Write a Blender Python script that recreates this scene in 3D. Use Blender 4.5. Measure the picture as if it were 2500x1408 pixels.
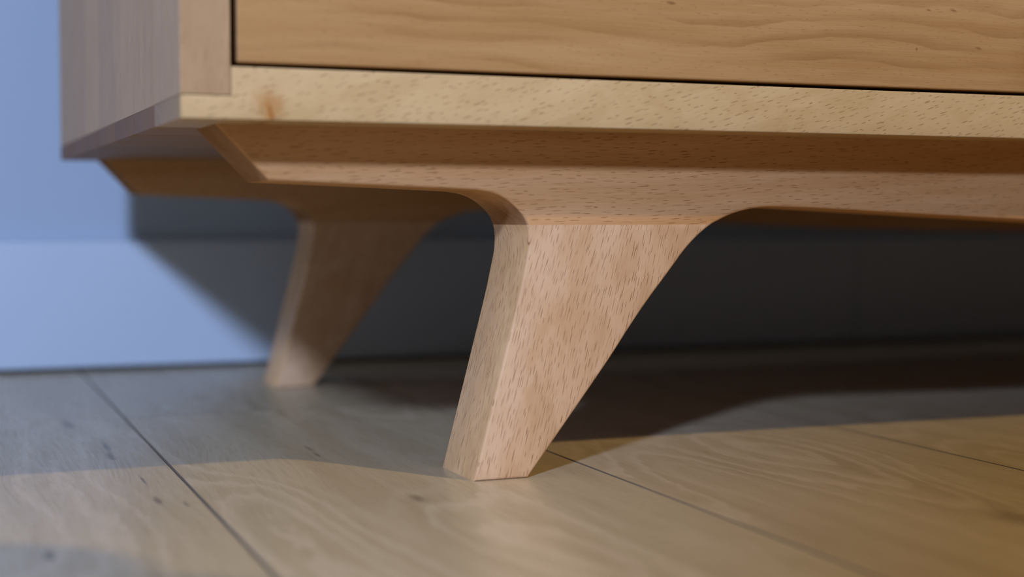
import bpy, bmesh, math, random
from mathutils import Vector, Matrix
random.seed(7)
S = bpy.context.scene
for o in list(bpy.data.objects):
    bpy.data.objects.remove(o, do_unlink=True)
COL = S.collection

# ------------------------------------------------------------------ camera
YAW, PITCH = math.radians(21.977), math.radians(2.7012)
cam_d = bpy.data.cameras.new('camera')
cam = bpy.data.objects.new('camera', cam_d); COL.objects.link(cam)
cam_d.sensor_fit = 'HORIZONTAL'; cam_d.sensor_width = 36.0
cam_d.lens = 36.0 * 3688.0 / 2500.0
cam_d.clip_start = 0.02; cam_d.clip_end = 50
fw = Vector((math.sin(YAW) * math.cos(PITCH), math.cos(YAW) * math.cos(PITCH), -math.sin(PITCH)))
rt = Vector((math.cos(YAW), -math.sin(YAW), 0)); up = rt.cross(fw)
cam.matrix_world = Matrix(((rt.x, up.x, -fw.x, 0), (rt.y, up.y, -fw.y, 0), (rt.z, up.z, -fw.z, 0.11), (0, 0, 0, 1)))
cam_d.dof.use_dof = True
cam_d.dof.focus_distance = 0.662
cam_d.dof.aperture_fstop = 4.5
S.camera = cam

# ------------------------------------------------------------------ colour management, world, lamps
S.view_settings.view_transform = 'Standard'
S.view_settings.look = 'None'
S.view_settings.exposure = 0.0
S.view_settings.gamma = 1.0
S.view_settings.use_curve_mapping = False
W = bpy.data.worlds.new('dim_room'); S.world = W; W.use_nodes = True
bg = W.node_tree.nodes['Background']
bg.inputs[0].default_value = (0.9, 0.92, 1.0, 1); bg.inputs[1].default_value = 0.035


def lamp(name, loc, target, size, power, color):
    d = bpy.data.lights.new(name, 'AREA'); d.shape = 'DISK'; d.size = size
    d.energy = power; d.color = color
    o = bpy.data.objects.new(name, d); COL.objects.link(o)
    o.location = loc
    o.rotation_euler = (Vector(target) - Vector(loc)).to_track_quat('-Z', 'Y').to_euler()
    return o


# cool lamp low on the left, behind the photographer; warm ceiling lamp to the right
lamp('cool_lamp', (-0.79, -0.90, 0.93), (0.25, 0.75, 0.05), 0.15, 50, (0.49, 0.63, 1.0))
lamp('warm_lamp', (1.90, -1.15, 2.26), (0.25, 0.6, 0.05), 0.08, 46, (1.0, 0.74, 0.36))

# faint soft fill added on the left to lift the shaded wall
fill = lamp('left_fill', (-1.85, 0.15, 0.95), (0.2, 0.9, 0.4), 0.9, 4, (1.0, 0.90, 0.80))
fill.data.shape = 'RECTANGLE'; fill.data.size = 0.8; fill.data.size_y = 1.6


# ------------------------------------------------------------------ mesh helpers
BASE = {}                                  # world position of the Empties that carry parts


def attach(o, parent):
    o.parent = parent
    o.matrix_parent_inverse = Matrix.Translation(-BASE.get(parent, Vector((0, 0, 0))))


def empty(name, loc, parent=None, size=0.05):
    e = bpy.data.objects.new(name, None); COL.objects.link(e); e.empty_display_size = size
    e.location = loc; BASE[e] = Vector(loc)
    if parent is not None: attach(e, parent)
    return e


def link(name, me, mat=None, parent=None, tint=(1, 1, 1)):
    o = bpy.data.objects.new(name, me); COL.objects.link(o)
    if mat and not me.materials: me.materials.append(mat)
    if parent is not None: attach(o, parent)
    o.color = (*tint, 1)
    return o


def box_mesh(name, lo, hi, bev=0.0006, seg=2):
    bm = bmesh.new()
    bmesh.ops.create_cube(bm, size=1)
    for v in bm.verts:
        v.co = Vector([(lo[i] + hi[i]) / 2 + v.co[i] * (hi[i] - lo[i]) for i in range(3)])
    if bev:
        bmesh.ops.bevel(bm, geom=list(bm.edges), offset=bev, segments=seg, profile=0.5, affect='EDGES')
    me = bpy.data.meshes.new(name); bm.to_mesh(me); bm.free()
    return me


def box(name, lo, hi, mat, parent, bev=0.0006, tint=(1, 1, 1)):
    return link(name, box_mesh(name, lo, hi, bev), mat, parent, tint)


def offset_poly(P, offs):
    """P counter-clockwise, offs[i] = inward offset of the edge P[i] -> P[i+1]"""
    n = len(P); out = []
    for i in range(n):
        p0, p, p1 = Vector(P[i - 1]), Vector(P[i]), Vector(P[(i + 1) % n])
        d0, d1 = (p - p0).normalized(), (p1 - p).normalized()
        n0, n1 = Vector((-d0.y, d0.x)), Vector((-d1.y, d1.x))
        a, b = offs[i - 1], offs[i]
        det = d0.x * d1.y - d0.y * d1.x
        if abs(det) < 0.03:
            out.append(p + (n0 * a + n1 * b) / 2)
        else:
            q0, q1 = p + n0 * a, p + n1 * b
            t = ((q1.x - q0.x) * d1.y - (q1.y - q0.y) * d1.x) / det
            out.append(q0 + d0 * t)
    return out


def slab(name, P, y0, y1, mat, parent, bev=0.0012, sharp=lambda a, b: False, tint=(1, 1, 1)):
    """profile P in the xz plane extruded from y0 (front) to y1, rims eased by bev except on edges where sharp()"""
    A = sum(P[i][0] * P[(i + 1) % len(P)][1] - P[(i + 1) % len(P)][0] * P[i][1] for i in range(len(P)))
    if A < 0: P = P[::-1]
    n = len(P)
    flag = [0.0 if sharp(P[i], P[(i + 1) % n]) else 1.0 for i in range(n)]
    prof = ((1.0, 0.0), (0.5, 0.14), (0.14, 0.5), (0.0, 1.0))
    rings = [(offset_poly(P, [f * o * bev for f in flag]), y0 + d * bev) for o, d in prof]
    rings += [(offset_poly(P, [f * o * bev for f in flag]), y1 - d * bev) for o, d in reversed(prof)]
    bm = bmesh.new(); rows = []
    for R, y in rings:
        rows.append([bm.verts.new((p[0], y, p[1])) for p in R])
    for a, b in zip(rows, rows[1:]):
        for i in range(n):
            bm.faces.new((a[i], a[(i + 1) % n], b[(i + 1) % n], b[i]))
    for f in (rows[0], rows[-1][::-1]):
        bm.faces.new(f)
    bmesh.ops.recalc_face_normals(bm, faces=list(bm.faces))
    me = bpy.data.meshes.new(name); bm.to_mesh(me); bm.free()
    me.shade_smooth(); me.set_sharp_from_angle(angle=math.radians(35))
    return link(name, me, mat, parent, tint)


def spline(P, k=6):
    out = []
    for i in range(len(P) - 1):
        p0, p1, p2, p3 = P[max(i - 1, 0)], P[i], P[i + 1], P[min(i + 2, len(P) - 1)]
        for j in range(k):
            t = j / k
            out.append(tuple(0.5 * (2 * p1[c] + (p2[c] - p0[c]) * t + (2 * p0[c] - 5 * p1[c] + 4 * p2[c] - p3[c]) * t * t
                                    + (3 * p1[c] - p0[c] - 3 * p2[c] + p3[c]) * t ** 3) for c in (0, 1)))
    out.append(P[-1])
    return out


# ------------------------------------------------------------------ node helpers
class NT:
    def __init__(self, name):
        self.m = bpy.data.materials.new(name); self.m.use_nodes = True
        self.t = self.m.node_tree; self.b = self.t.nodes['Principled BSDF']

    def n(self, typ, **kw):
        nd = self.t.nodes.new(typ)
        for k, v in kw.items(): setattr(nd, k, v)
        return nd

    def put(self, sock, v):
        if isinstance(v, bpy.types.NodeSocket): self.t.links.new(v, sock)
        elif v is not None:
            if hasattr(sock, 'default_value') and not isinstance(v, (int, float)) and len(v) == 3 and sock.type == 'RGBA': v = (*v, 1)
            sock.default_value = v

    def math(self, op, a, b=None, c=None, clamp=False):
        nd = self.n('ShaderNodeMath', operation=op, use_clamp=clamp)
        for s, v in zip(nd.inputs, (a, b, c)): self.put(s, v)
        return nd.outputs[0]

    def vec(self, op, a, b=None):
        nd = self.n('ShaderNodeVectorMath', operation=op)
        self.put(nd.inputs[0], a)
        if b is not None: self.put(nd.inputs[1], b)
        return nd.outputs['Value'] if op in ('DOT_PRODUCT', 'LENGTH', 'DISTANCE') else nd.outputs[0]

    def comb(self, x, y, z):
        nd = self.n('ShaderNodeCombineXYZ')
        for s, v in zip(nd.inputs, (x, y, z)): self.put(s, v)
        return nd.outputs[0]

    def noise(self, v, scale=1.0, detail=3, rough=0.5, dist=0.0):
        nd = self.n('ShaderNodeTexNoise')
        self.put(nd.inputs['Vector'], v)
        nd.inputs['Scale'].default_value = scale; nd.inputs['Detail'].default_value = detail
        nd.inputs['Roughness'].default_value = rough; nd.inputs['Distortion'].default_value = dist
        return nd.outputs['Fac']

    def ramp(self, v, lo, hi, a=0.0, b=1.0, smooth=True):
        nd = self.n('ShaderNodeMapRange', interpolation_type='SMOOTHSTEP' if smooth else 'LINEAR', clamp=True)
        for s, x in zip(nd.inputs, (v, lo, hi, a, b)): self.put(s, x)
        return nd.outputs[0]

    def mix(self, f, a, b, mode='MIX'):
        nd = self.n('ShaderNodeMix', data_type='RGBA', blend_type=mode)
        self.put(nd.inputs[0], f); self.put(nd.inputs[6], a); self.put(nd.inputs[7], b)
        return nd.outputs[2]

    def frame(self, u, w):
        """coordinates (along the grain, across, into the board), metres; u = grain direction, w = board normal"""
        co = self.n('ShaderNodeTexCoord').outputs['Object']
        u = Vector(u).normalized(); w = Vector(w).normalized(); v = w.cross(u)
        return [self.vec('DOT_PRODUCT', co, tuple(a)) for a in (u, v, w)] + [co]

    def tint(self, c):
        return self.mix(1.0, c, self.n('ShaderNodeObjectInfo').outputs['Color'], 'MULTIPLY')

    def blob(self, co, centre, rad, axis_u=(1, 0, 0), axis_v=(0, 0, 1), edge=0.5, wob=None):
        d = self.vec('SUBTRACT', co, tuple(centre))
        a = self.math('DIVIDE', self.vec('DOT_PRODUCT', d, tuple(axis_u)), rad[0])
        b = self.math('DIVIDE', self.vec('DOT_PRODUCT', d, tuple(axis_v)), rad[1])
        r = self.math('SQRT', self.math('ADD', self.math('MULTIPLY', a, a), self.math('MULTIPLY', b, b)))
        if wob is not None: r = self.math('ADD', r, wob)
        return self.ramp(r, edge, 1.0, 1.0, 0.0)

    def bump(self, h, strength, dist):
        nd = self.n('ShaderNodeBump'); nd.inputs['Strength'].default_value = strength
        nd.inputs['Distance'].default_value = dist
        self.put(nd.inputs['Height'], h); self.t.links.new(nd.outputs[0], self.b.inputs['Normal'])


def beech(name, u, w, light, dark, pore=(0.0085, 0.0013, 0.0036, 0.00018), pore_col=0.5, pore_amt=1.0, bands=0.0, rough=0.42, spec=0.15, edge_tint=None, blobs=(), mottle=0.0):
    N = NT(name)
    a, b, c, co = N.frame(u, w)
    # slow and fine stripes along the grain
    wav = N.math('MULTIPLY', N.math('SUBTRACT', N.noise(N.comb(N.math('MULTIPLY', a, 9), N.math('MULTIPLY', b, 30), N.math('MULTIPLY', c, 30)), 1, 2), 0.5), 0.008)
    bb = N.math('ADD', b, wav)
    slow = N.noise(N.comb(N.math('MULTIPLY', a, 5), N.math('MULTIPLY', bb, 90), N.math('MULTIPLY', c, 60)), 1, 3)
    fine = N.noise(N.comb(N.math('MULTIPLY', a, 45), N.math('MULTIPLY', bb, 1700), N.math('MULTIPLY', c, 1500)), 1, 2)
    tone = N.math('ADD', N.math('MULTIPLY', N.ramp(slow, 0.3, 0.7), 0.65), N.math('MULTIPLY', N.ramp(fine, 0.25, 0.75), 0.35))
    col = N.mix(tone, dark, light)
    if mottle:
        mo = N.noise(N.comb(N.math('MULTIPLY', a, 42), N.math('MULTIPLY', b, 80), N.math('MULTIPLY', c, 80)), 1, 3, 0.55, 0.6)
        col = N.mix(N.ramp(mo, 0.36, 0.68, 0.0, mottle), col, tuple(x * y for x, y in zip(light, (1.12, 1.16, 1.22))))
    if bands:
        w2 = N.math('MULTIPLY', N.math('SUBTRACT', N.noise(N.comb(N.math('MULTIPLY', a, 7), N.math('MULTIPLY', b, 16), N.math('MULTIPLY', c, 16)), 1, 3, 0.5), 0.5), 0.030)
        w3 = N.math('MULTIPLY', N.math('SUBTRACT', N.noise(N.comb(N.math('MULTIPLY', a, 60), N.math('MULTIPLY', b, 200), c), 1, 2), 0.5), 0.0022)
        ph = N.math('MULTIPLY', N.math('ADD', b, N.math('ADD', w2, w3)), 850)
        saw = N.math('FRACT', N.math('MULTIPLY', ph, 1 / 6.2832))
        ln = N.math('MULTIPLY', N.ramp(saw, 0.35, 0.93, 0, 1), N.ramp(saw, 0.93, 1.0, 1, 0))
        amp = N.ramp(N.noise(N.comb(N.math('MULTIPLY', a, 10), N.math('MULTIPLY', b, 70), c), 1, 2), 0.38, 0.66, 0.1, 1.0)
        col = N.mix(N.math('MULTIPLY', N.math('MULTIPLY', ln, amp), bands), col, tuple(x * y for x, y in zip(dark, (0.62, 0.5, 0.36))))
    for centre, rad, tintc, k, ax in blobs:
        wob = N.math('MULTIPLY', N.math('SUBTRACT', N.noise(co, 260, 3), 0.5), 1.1)
        col = N.mix(N.math('MULTIPLY', N.blob(co, centre, rad, *ax, edge=0.2, wob=wob), k), col, tintc)
    # pores: short dark dashes along the grain
    L, Wd, hl, hw = pore                    # cell length and width, half length and half width of a pore, metres
    vo = N.n('ShaderNodeTexVoronoi', feature='F1', voronoi_dimensions='2D')
    pa = N.math('DIVIDE', a, L); pb = N.math('DIVIDE', N.math('ADD', bb, N.math('MULTIPLY', c, 0.63)), Wd)
    N.put(vo.inputs['Vector'], N.comb(pa, pb, 0.0))
    vo.inputs['Scale'].default_value = 1.0
    sc = N.n('ShaderNodeSeparateColor'); N.put(sc.inputs[0], vo.outputs['Color'])
    sp = N.n('ShaderNodeSeparateXYZ'); N.put(sp.inputs[0], vo.outputs['Position'])
    da = N.math('MULTIPLY', N.math('SUBTRACT', pa, sp.outputs[0]), L / hl)
    db = N.math('MULTIPLY', N.math('SUBTRACT', pb, sp.outputs[1]), Wd / hw)
    da = N.math('DIVIDE', da, N.ramp(sc.outputs[0], 0, 1, 0.35, 1.15, smooth=False))
    db = N.math('DIVIDE', db, N.ramp(sc.outputs[1], 0, 1, 0.6, 1.15, smooth=False))
    rr = N.math('SQRT', N.math('ADD', N.math('MULTIPLY', da, da), N.math('MULTIPLY', db, db)))
    dash = N.math('MULTIPLY', N.ramp(rr, 0.55, 1.1, 1.0, 0.0), N.ramp(sc.outputs[2], 0.1, 0.7, 0.25, 1.0))
    dash = N.math('MULTIPLY', dash, pore_amt)
    pc = tuple(x * pore_col * y for x, y in zip(dark, (1.0, 0.85, 0.75)))
    col = N.mix(dash, col, pc)
    # end grain, darker than the faces; also paints shade on apron ends and fillets
    en = N.math('ABSOLUTE', N.vec('DOT_PRODUCT', N.n('ShaderNodeNewGeometry').outputs['True Normal'], tuple(Vector(u).normalized())))
    col = N.mix(N.ramp(en, 0.5, 0.82, 0.0, 0.85), col, N.mix(1.0, col, (0.50, 0.46, 0.50), 'MULTIPLY'))
    if edge_tint:                            # quarter-sawn edges of the board are yellower than its face
        vv = Vector(w).normalized().cross(Vector(u).normalized())
        ev = N.math('ABSOLUTE', N.vec('DOT_PRODUCT', N.n('ShaderNodeNewGeometry').outputs['True Normal'], tuple(vv)))
        col = N.mix(N.ramp(ev, 0.5, 0.9), col, N.mix(1.0, col, edge_tint, 'MULTIPLY'))
    N.put(N.b.inputs['Base Color'], N.tint(col))
    N.put(N.b.inputs['Roughness'], N.ramp(slow, 0.2, 0.8, rough - 0.04, rough + 0.06))
    N.b.inputs['Specular IOR Level'].default_value = spec
    N.bump(N.math('SUBTRACT', N.math('MULTIPLY', fine, 0.25), dash), 0.25, 0.0004)
    return N.m


def plain(name, color, rough=0.5, spec=0.4, tex=0.0, scale=300):
    N = NT(name)
    co = N.n('ShaderNodeTexCoord').outputs['Object']
    f = N.noise(co, scale, 3)
    col = N.mix(N.ramp(f, 0.3, 0.7, 0, 1), tuple(x * 0.97 for x in color), color)
    N.put(N.b.inputs['Base Color'], col)
    N.b.inputs['Roughness'].default_value = rough
    N.b.inputs['Specular IOR Level'].default_value = spec
    if tex: N.bump(f, tex, 0.001)
    return N.m


PR = 0.018                               # the planks run almost straight at the wall
PU = Vector((math.sin(PR), math.cos(PR), 0)); PV = Vector((math.cos(PR), -math.sin(PR), 0))


def oak(name):
    N = NT(name)
    a, b, c, co = N.frame(PU, (0, 0, 1))
    inf = N.n('ShaderNodeObjectInfo')
    r = N.math('MULTIPLY', inf.outputs['Random'], 37.0)
    a2 = N.math('ADD', a, r); b2 = N.math('ADD', b, N.math('MULTIPLY', r, 0.37))
    light, mid, dark = (0.54, 0.435, 0.270), (0.45, 0.35, 0.205), (0.27, 0.195, 0.105)
    wav = N.math('MULTIPLY', N.math('SUBTRACT', N.noise(N.comb(N.math('MULTIPLY', a2, 4), N.math('MULTIPLY', b2, 18), 0.0), 1, 2), 0.5), 0.03)
    bw = N.math('ADD', b2, wav)
    slow = N.noise(N.comb(N.math('MULTIPLY', a2, 2.2), N.math('MULTIPLY', bw, 42), 0.0), 1, 4, 0.55)
    fine = N.noise(N.comb(N.math('MULTIPLY', a2, 26), N.math('MULTIPLY', bw, 900), 0.0), 1, 3, 0.6)
    col = N.mix(N.ramp(slow, 0.3, 0.7), mid, light)
    col = N.mix(N.ramp(fine, 0.42, 0.75, 0, 0.42), col, dark)
    # cathedral figure: level lines of a stretched hill
    hill = N.noise(N.comb(N.math('MULTIPLY', a2, 3.0), N.math('MULTIPLY', b2, 13), 0.0), 1, 1.2, 0.4)
    wob = N.math('MULTIPLY', N.noise(N.comb(N.math('MULTIPLY', a2, 60), N.math('MULTIPLY', b2, 200), 0.0), 1, 2), 0.05)
    saw = N.math('FRACT', N.math('MULTIPLY', N.math('ADD', hill, wob), 15))
    line = N.math('MULTIPLY', N.ramp(saw, 0.0, 0.16, 0, 1), N.ramp(saw, 0.16, 0.62, 1, 0))
    zone = N.ramp(hill, 0.40, 0.54)
    col = N.mix(N.math('MULTIPLY', line, N.math('MULTIPLY', zone, 0.5)), col, (0.62, 0.50, 0.34))
    # streaks of pale pores
    st = N.noise(N.comb(N.math('MULTIPLY', a2, 14), N.math('MULTIPLY', bw, 420), 0.0), 1, 2)
    col = N.mix(N.ramp(st, 0.62, 0.74, 0, 0.35), col, (0.62, 0.50, 0.36))
    # small knots and dark flecks
    for x, y, ra, rb, k in ((0.0892, 0.7413, 0.026, 0.0024, .75), (0.0872, 0.7105, 0.020, 0.0028, .75), (0.0800, 0.8303, 0.030, 0.0045, .6),
                            (0.0903, 0.5916, 0.013, 0.0022, .7), (0.0918, 0.640, 0.022, 0.0010, .8), (0.0994, 0.5806, 0.008, 0.0013, .75),
                            (0.0426, 0.5087, 0.012, 0.0030, .7), (0.1779, 0.6986, 0.014, 0.0014, .6), (0.1768, 0.679, 0.010, 0.0013, .6),
                            (0.1855, 0.5580, 0.012, 0.0042, .6), (0.1959, 0.8288, 0.02, 0.0030, .5), (0.377, 0.438, 0.03, 0.012, .45)):
        wb = N.math('MULTIPLY', N.math('SUBTRACT', N.noise(co, 180, 2), 0.5), 0.9)
        col = N.mix(N.math('MULTIPLY', N.blob(co, (x, y, 0), (ra, rb), tuple(PU), tuple(PV), edge=0.1, wob=wb), k), col, (0.13, 0.08, 0.04))
    N.put(N.b.inputs['Base Color'], N.tint(col))
    N.put(N.b.inputs['Roughness'], N.ramp(fine, 0.2, 0.8, 0.25, 0.37))
    N.b.inputs['Specular IOR Level'].default_value = 0.45
    N.bump(fine, 0.12, 0.0003)
    return N.m


M_floor = oak('oak_laminate')
M_groove = plain('dark_plank_groove', (0.13, 0.10, 0.07), 0.7, 0.2)
M_sub = plain('dark_underlay', (0.05, 0.04, 0.03), 0.9, 0.1)
M_wall = plain('pale_wall_paint', (0.385, 0.46, 0.55), 0.75, 0.2, 0.05, 500)
M_skirt = plain('white_gloss_paint', (0.50, 0.575, 0.66), 0.38, 0.4)

BL, BD = (0.60, 0.385, 0.225), (0.50, 0.295, 0.155)
X = (1, 0, 0); Y = (0, 1, 0); Z = (0, 0, 1)
tilt = lambda d: (math.cos(math.radians(d)), 0, math.sin(math.radians(d)))
M_leg = beech('beech_leg', (math.sin(math.radians(15)), 0, math.cos(math.radians(15))), Y, spec=0.24, edge_tint=(1.08, 1.01, 0.80), light=(0.60, 0.382, 0.218), dark=(0.50, 0.295, 0.142), pore_col=0.55, pore=(0.0080, 0.0011, 0.0036, 0.00016), mottle=0.5,
              blobs=(((0.262, 0.5852, 0.066), (0.02, 0.012), (0.52, 0.30, 0.14), 0.45, ((1, 0, 0), (0, 0, 1))),))
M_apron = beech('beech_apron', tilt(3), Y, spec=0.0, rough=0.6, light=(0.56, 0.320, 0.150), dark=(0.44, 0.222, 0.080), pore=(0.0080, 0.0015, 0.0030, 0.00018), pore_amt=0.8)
M_rail = beech('beech_rail', tilt(17), Y, (0.52, 0.352, 0.168), (0.45, 0.29, 0.122), pore=(0.0056, 0.0019, 0.0021, 0.00023), mottle=0.4, pore_amt=0.75,
               blobs=(((0.1276, 0.5562, 0.1517), (0.0085, 0.0085), (0.38, 0.18, 0.05), 0.75, ((1, 0, 0), (0, 0, 1))),
                      ((0.1278, 0.5562, 0.1488), (0.0018, 0.0055), (0.33, 0.13, 0.03), 0.85, ((0.94, 0, 0.34), (-0.34, 0, 0.94)))))
M_stave = beech('beech_side', Z, X, (0.44, 0.285, 0.15), (0.35, 0.22, 0.112), pore_amt=0.3, mottle=0.3)
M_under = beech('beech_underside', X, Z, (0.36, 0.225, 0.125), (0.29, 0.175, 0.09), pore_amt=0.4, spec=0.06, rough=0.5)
M_drawer = beech('beech_drawer', X, Y, (0.44, 0.255, 0.105), (0.34, 0.178, 0.06), pore=(0.006, 0.0022, 0.0016, 0.00022), pore_amt=0.3, bands=0.42, rough=0.45,
                 blobs=tuple(((x, 0.5568, z), (ra, rb), (0.20, 0.09, 0.03), 0.8, (tilt(-10), (0.17, 0, 0.98)))
                             for x, z, ra, rb in ((0.2953, 0.1981, .0034, .0009), (0.4513, 0.1860, .0028, .0008), (0.4178, 0.1842, .0009, .0009), (0.4374, 0.2022, .0026, .0008), (0.424, 0.2017, .002, .0006))))
M_gap_shade = plain('drawer_gap_shade', (0.10, 0.055, 0.03), 0.7, 0.2)  # shade put into the colour so the drawer gaps stay dark

# ------------------------------------------------------------------ the setting
floor = link('floor', box_mesh('floor', (-1.9, -1.7, -0.06), (2.9, 1.14, -0.0125), 0), M_sub); floor['kind'] = 'structure'
PW = 0.1725
x0 = 0.1080                                # seam left of the front leg, measured at y = 0.66
for k in range(-11, 16):
    xa, xb = x0 + k * PW, x0 + (k + 1) * PW
    joints = {0: [0.846, -0.42], 1: [1.02, -0.2], -1: [0.35, -0.9]}.get(k)
    if joints is None:
        j = random.uniform(0.0, 1.25); joints = [1.12 - j, 1.12 - j - 1.25]
    ys = [1.122] + [q for q in joints] + [-1.68]
    for y1, y0 in zip(ys, ys[1:]):
        if y1 - y0 < 0.02: continue
        g = 0.00015
        bm = bmesh.new()
        bmesh.ops.create_cube(bm, size=1)
        lo = (xa + g, y0 + g * 0.5, -0.012); hi = (xb - g, y1 - g * 0.5, 0.0)
        for v in bm.verts:
            v.co = Vector([(lo[i] + hi[i]) / 2 + v.co[i] * (hi[i] - lo[i]) for i in range(3)])
        bmesh.ops.bevel(bm, geom=[e for e in bm.edges if all(v.co.z > -0.001 for v in e.verts)], offset=0.0006, segments=1, affect='EDGES')
        bm.normal_update()
        for f in bm.faces:
            f.material_index = 0 if f.normal.z > 0.95 else 1
        for v in bm.verts:
            v.co.x += (v.co.y - 0.66) * math.tan(PR)
        bm.normal_update()
        me = bpy.data.meshes.new('plank'); bm.to_mesh(me); bm.free()
        me.materials.append(M_floor); me.materials.append(M_groove)
        t = random.uniform(0.93, 1.05)
        if k == 0 and y0 > 0.8: t = 0.88
        link('plank', me, M_floor, floor, (t, t * random.uniform(0.98, 1.01), t * random.uniform(0.95, 1.02)))

wall = link('wall_back', box_mesh('wall_back', (-1.9, 1.125, -0.06), (2.9, 1.20, 2.4), 0), M_wall); wall['kind'] = 'structure'

side_wall = link('wall_left', box_mesh('wall_left', (-1.98, -1.7, -0.06), (-1.90, 1.20, 2.4), 0), M_wall); side_wall['kind'] = 'structure'


def skirting(name, x0, x1):
    P = [(1.125, 0.0035), (1.110, 0.0035), (1.110, 0.088)]
    for i in range(1, 7):
        t = i / 6 * math.pi / 2
        P.append((1.1165 - 0.0065 * math.cos(t), 0.088 + 0.006 * math.sin(t)))
    P.append((1.125, 0.0945))
    bm = bmesh.new()
    A = [bm.verts.new((x0, y, z)) for y, z in P]; B = [bm.verts.new((x1, y, z)) for y, z in P]
    for i in range(len(P)):
        j = (i + 1) % len(P); bm.faces.new((A[i], A[j], B[j], B[i]))
    bm.faces.new(A); bm.faces.new(B[::-1])
    bmesh.ops.recalc_face_normals(bm, faces=list(bm.faces))
    me = bpy.data.meshes.new(name); bm.to_mesh(me); bm.free()
    me.shade_smooth(); me.set_sharp_from_angle(angle=math.radians(30))
    return link(name, me, M_skirt)


sk = skirting('baseboard_back', -1.9, 0.7715); sk['kind'] = 'structure'
sk2 = skirting('board', 0.7727, 2.9); attach(sk2, sk)

# ------------------------------------------------------------------ the sideboard
XL, XR, YF, YB, ZB = 0.0945, 1.6055, 0.5562, 1.0, 0.1460
XM = (XL + XR) / 2
TS, ZT = 0.0186, 0.68                      # side thickness, height
ZJ, ZR = 0.1546, 0.1654                    # rebate of the bottom, its upper face
sb = empty('sideboard', (XM, (YF + YB) / 2, 0), None, 0.1)
sb['label'] = 'light beech wooden sideboard on tapered splayed legs, standing on the plank floor'
sb['category'] = 'sideboard'



EDGES = [YF, YF + 0.0594, YF + 0.118, YF + 0.181, YF + 0.240, YF + 0.303, YF + 0.365, YB]
SIDE_T = [(1, 1, 1), (0.95, 0.93, 0.92), (1.0, 0.98, 0.99), (0.91, 0.90, 0.93), (1.03, 1.02, 1.0), (0.93, 0.91, 0.92), (0.97, 0.96, 0.98)]
BOT_T = [(1, 1, 1), (1.0, 0.97, 1.0), (0.93, 0.92, 0.97), (1.0, 0.98, 0.98), (0.94, 0.93, 0.98), (0.98, 0.96, 1.0), (0.95, 0.93, 0.97)]

bottom = empty('bottom_panel', (XM, (YF + YB) / 2, ZB), sb)
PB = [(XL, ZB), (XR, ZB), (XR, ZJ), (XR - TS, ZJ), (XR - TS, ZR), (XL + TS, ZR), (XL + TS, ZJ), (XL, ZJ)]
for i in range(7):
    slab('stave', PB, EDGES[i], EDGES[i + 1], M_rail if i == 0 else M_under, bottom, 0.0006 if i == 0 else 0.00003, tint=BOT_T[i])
for s, xa in ((0, XL), (1, XR - TS)):
    side = empty('side_panel', (xa + TS / 2, (YF + YB) / 2, ZJ), sb)
    for i in range(7):
        box('stave', (xa, EDGES[i], ZJ + 0.00015), (xa + TS - 0.0001, EDGES[i + 1], ZT - 0.02), M_stave, side, 0.0004 if i == 0 else 0, SIDE_T[i])
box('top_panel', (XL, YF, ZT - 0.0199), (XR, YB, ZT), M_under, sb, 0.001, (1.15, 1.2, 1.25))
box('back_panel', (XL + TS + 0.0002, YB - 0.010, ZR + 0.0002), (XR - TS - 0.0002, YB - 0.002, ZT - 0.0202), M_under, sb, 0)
box('divider', (XM - 0.009, YF + 0.0, ZR + 0.0001), (XM + 0.009, YB - 0.0105, ZT - 0.0201), M_stave, sb, 0.0006)
GAP = 0.0024
for xa, xb in ((XL + TS + GAP, XM - 0.009 - GAP), (XM + 0.009 + GAP, XR - TS - GAP)):
    for za, zb in ((ZR + 0.0017, 0.4180), (0.4200, ZT - 0.0222)):
        d = box('drawer_front', (xa, YF + 0.0006, za), (xb, YF + 0.0190, zb), M_drawer, sb, 0.0007)
        box('drawer_box', (xa + 0.012, YF + 0.0192, za + 0.004), (xb - 0.012, YB - 0.03, zb - 0.03), M_gap_shade, d, 0)

# ---- the base: two aprons, four tapered legs
YA, TA = 0.5852, 0.0405
ZS = 0.1068                                # joint between apron and leg
LEFT = [(0.1333, 0.1244), (0.1914, 0.1223), (0.2126, 0.1215), (0.2216, 0.1210), (0.2288, 0.1196), (0.2340, 0.1172), (0.2387, 0.1134),
        (0.2418, 0.1095), (0.2434, 0.1052), (0.2438, 0.1010), (0.2434, 0.0951), (0.2417, 0.0870), (0.2387, 0.0740), (0.2315, 0.0467), (0.2192, 0.0)]
RIGHT = [(0.2434, 0.0), (0.2783, 0.0449), (0.2904, 0.0615), (0.2996, 0.0736), (0.3064, 0.0818), (0.3122, 0.0888), (0.3182, 0.0960), (0.3246, 0.1021),
         (0.3308, 0.1066), (0.3355, 0.1089), (0.3410, 0.1112), (0.3477, 0.1131), (0.3556, 0.1143), (0.3651, 0.1146), (0.3867, 0.1139), (0.4431, 0.1113), (0.5030, 0.1086), (0.66, 0.1020), (XM, 0.0985)]
LS, RS = spline(LEFT), spline(RIGHT)


def cut(P, z):
    for i in range(len(P) - 1):
        if (P[i][1] - z) * (P[i + 1][1] - z) <= 0:
            t = (z - P[i][1]) / (P[i + 1][1] - P[i][1])
            q = (P[i][0] + t * (P[i + 1][0] - P[i][0]), z)
            return P[:i + 1] + [q], [q] + P[i + 1:]


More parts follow.
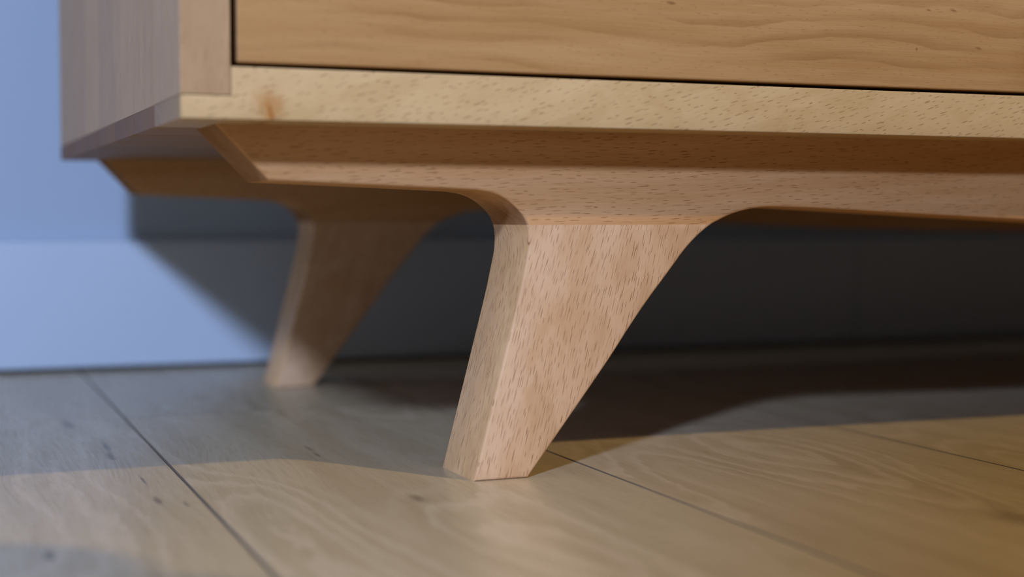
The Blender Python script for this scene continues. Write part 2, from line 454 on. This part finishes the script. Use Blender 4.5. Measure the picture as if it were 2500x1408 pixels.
l_up, l_dn = cut(LS, ZS)
r_dn, r_up = cut(RS, ZS)
half = [(0.1127, ZB)] + l_up + r_up        # left half of the apron's lower outline
mir = lambda P: [(2 * XM - x, z) for x, z in P][::-1]
APRON = half + mir(half)[1:]
LEG = l_dn + r_dn
on_joint = lambda a, b: abs(a[1] - ZS) < 1e-5 and abs(b[1] - ZS) < 1e-5
for dy, dx in ((0.0, 0.0), (0.3730, 0.004)):
    sh = lambda P: [(x + dx * (1 if x < XM else -1), z) for x, z in P]
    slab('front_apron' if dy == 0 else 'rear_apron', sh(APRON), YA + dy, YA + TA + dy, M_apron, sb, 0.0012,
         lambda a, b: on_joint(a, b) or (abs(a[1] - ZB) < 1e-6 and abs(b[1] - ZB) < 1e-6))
    slab('leg', sh(LEG), YA + dy, YA + TA + dy, M_leg, sb, 0.0012, on_joint)
    slab('leg', sh(mir(LEG)), YA + dy, YA + TA + dy, M_leg, sb, 0.0012, on_joint)

# ---- two made-up objects out of view, added to cast shade on the floor
M_white = plain('white_lacquer', (0.62, 0.62, 0.60), 0.4, 0.4)
M_black = plain('black_metal', (0.02, 0.02, 0.022), 0.4, 0.5)
cx, cy, ang = -0.148, -0.464, math.radians(-38.3)
blocker = empty('light_blocker', (cx, cy, 0))  # unseen box added to block the cool lamp from the floor at right
blocker['label'] = 'unseen white blocker shaped like a narrow cabinet, added left behind the camera'; blocker['category'] = 'light blocker'
blocker.rotation_euler.z = ang


def local(o):
    o.matrix_parent_inverse = Matrix.Identity(4); return o


local(link('body', box_mesh('body', (-0.235, -0.07, 0.0), (0.235, 0.07, 0.585), 0.003), M_white, blocker))
dr = local(link('door', box_mesh('door', (-0.228, 0.0705, 0.02), (0.228, 0.086, 0.575), 0.002), M_white, blocker))
local(link('knob', box_mesh('knob', (0.17, 0.086, 0.30), (0.195, 0.104, 0.325), 0.006), M_black, dr))


def tube(name, pts, rad, mat, parent, n=16):
    bm = bmesh.new(); rows = []
    for i, p in enumerate(pts):
        p = Vector(p); d = (Vector(pts[min(i + 1, len(pts) - 1)]) - Vector(pts[max(i - 1, 0)])).normalized()
        a = d.orthogonal().normalized() if abs(d.x) > 0.9 else d.cross(Vector((1, 0, 0))).normalized(); b = d.cross(a)
        r = rad[i] if isinstance(rad, (list, tuple)) else rad
        rows.append([bm.verts.new(p + (a * math.cos(2 * math.pi * j / n) + b * math.sin(2 * math.pi * j / n)) * r) for j in range(n)])
    for A, B in zip(rows, rows[1:]):
        for j in range(n): bm.faces.new((A[j], A[(j + 1) % n], B[(j + 1) % n], B[j]))
    bm.faces.new(rows[0][::-1]); bm.faces.new(rows[-1])
    bmesh.ops.recalc_face_normals(bm, faces=list(bm.faces))
    me = bpy.data.meshes.new(name); bm.to_mesh(me); bm.free()
    me.shade_smooth(); me.set_sharp_from_angle(angle=math.radians(40))
    return link(name, me, mat, parent)


lx, ly = 0.62, -0.12
caster = empty('shadow_caster', (lx, ly, 0))  # unseen object added to throw the rounded shadow at lower left
caster['label'] = 'unseen black shadow caster shaped like a gooseneck lamp, added right of the camera'; caster['category'] = 'shadow caster'
hx, hy, hz = 0.280, 0.250, 0.315
tube('base', [(lx, ly, 0.0), (lx, ly, 0.004), (lx, ly, 0.016), (lx, ly, 0.020)], [0.078, 0.080, 0.076, 0.03], M_black, caster, 32)
neck = []
for i in range(17):
    t = i / 16
    p0, p1, p2, p3 = Vector((lx, ly, 0.018)), Vector((lx, ly, 0.42)), Vector((hx + 0.20, hy - 0.10, hz + 0.10)), Vector((hx + 0.036, hy - 0.01, hz + 0.014))
    neck.append(tuple(p0 * (1 - t) ** 3 + p1 * 3 * t * (1 - t) ** 2 + p2 * 3 * t * t * (1 - t) + p3 * t ** 3))
tube('neck', neck, 0.004, M_black, caster)
tube('shade', [(hx, hy, hz), (hx, hy, hz + 0.006), (hx, hy, hz + 0.018), (hx, hy, hz + 0.026)], [0.046, 0.046, 0.040, 0.012], M_black, caster, 32)
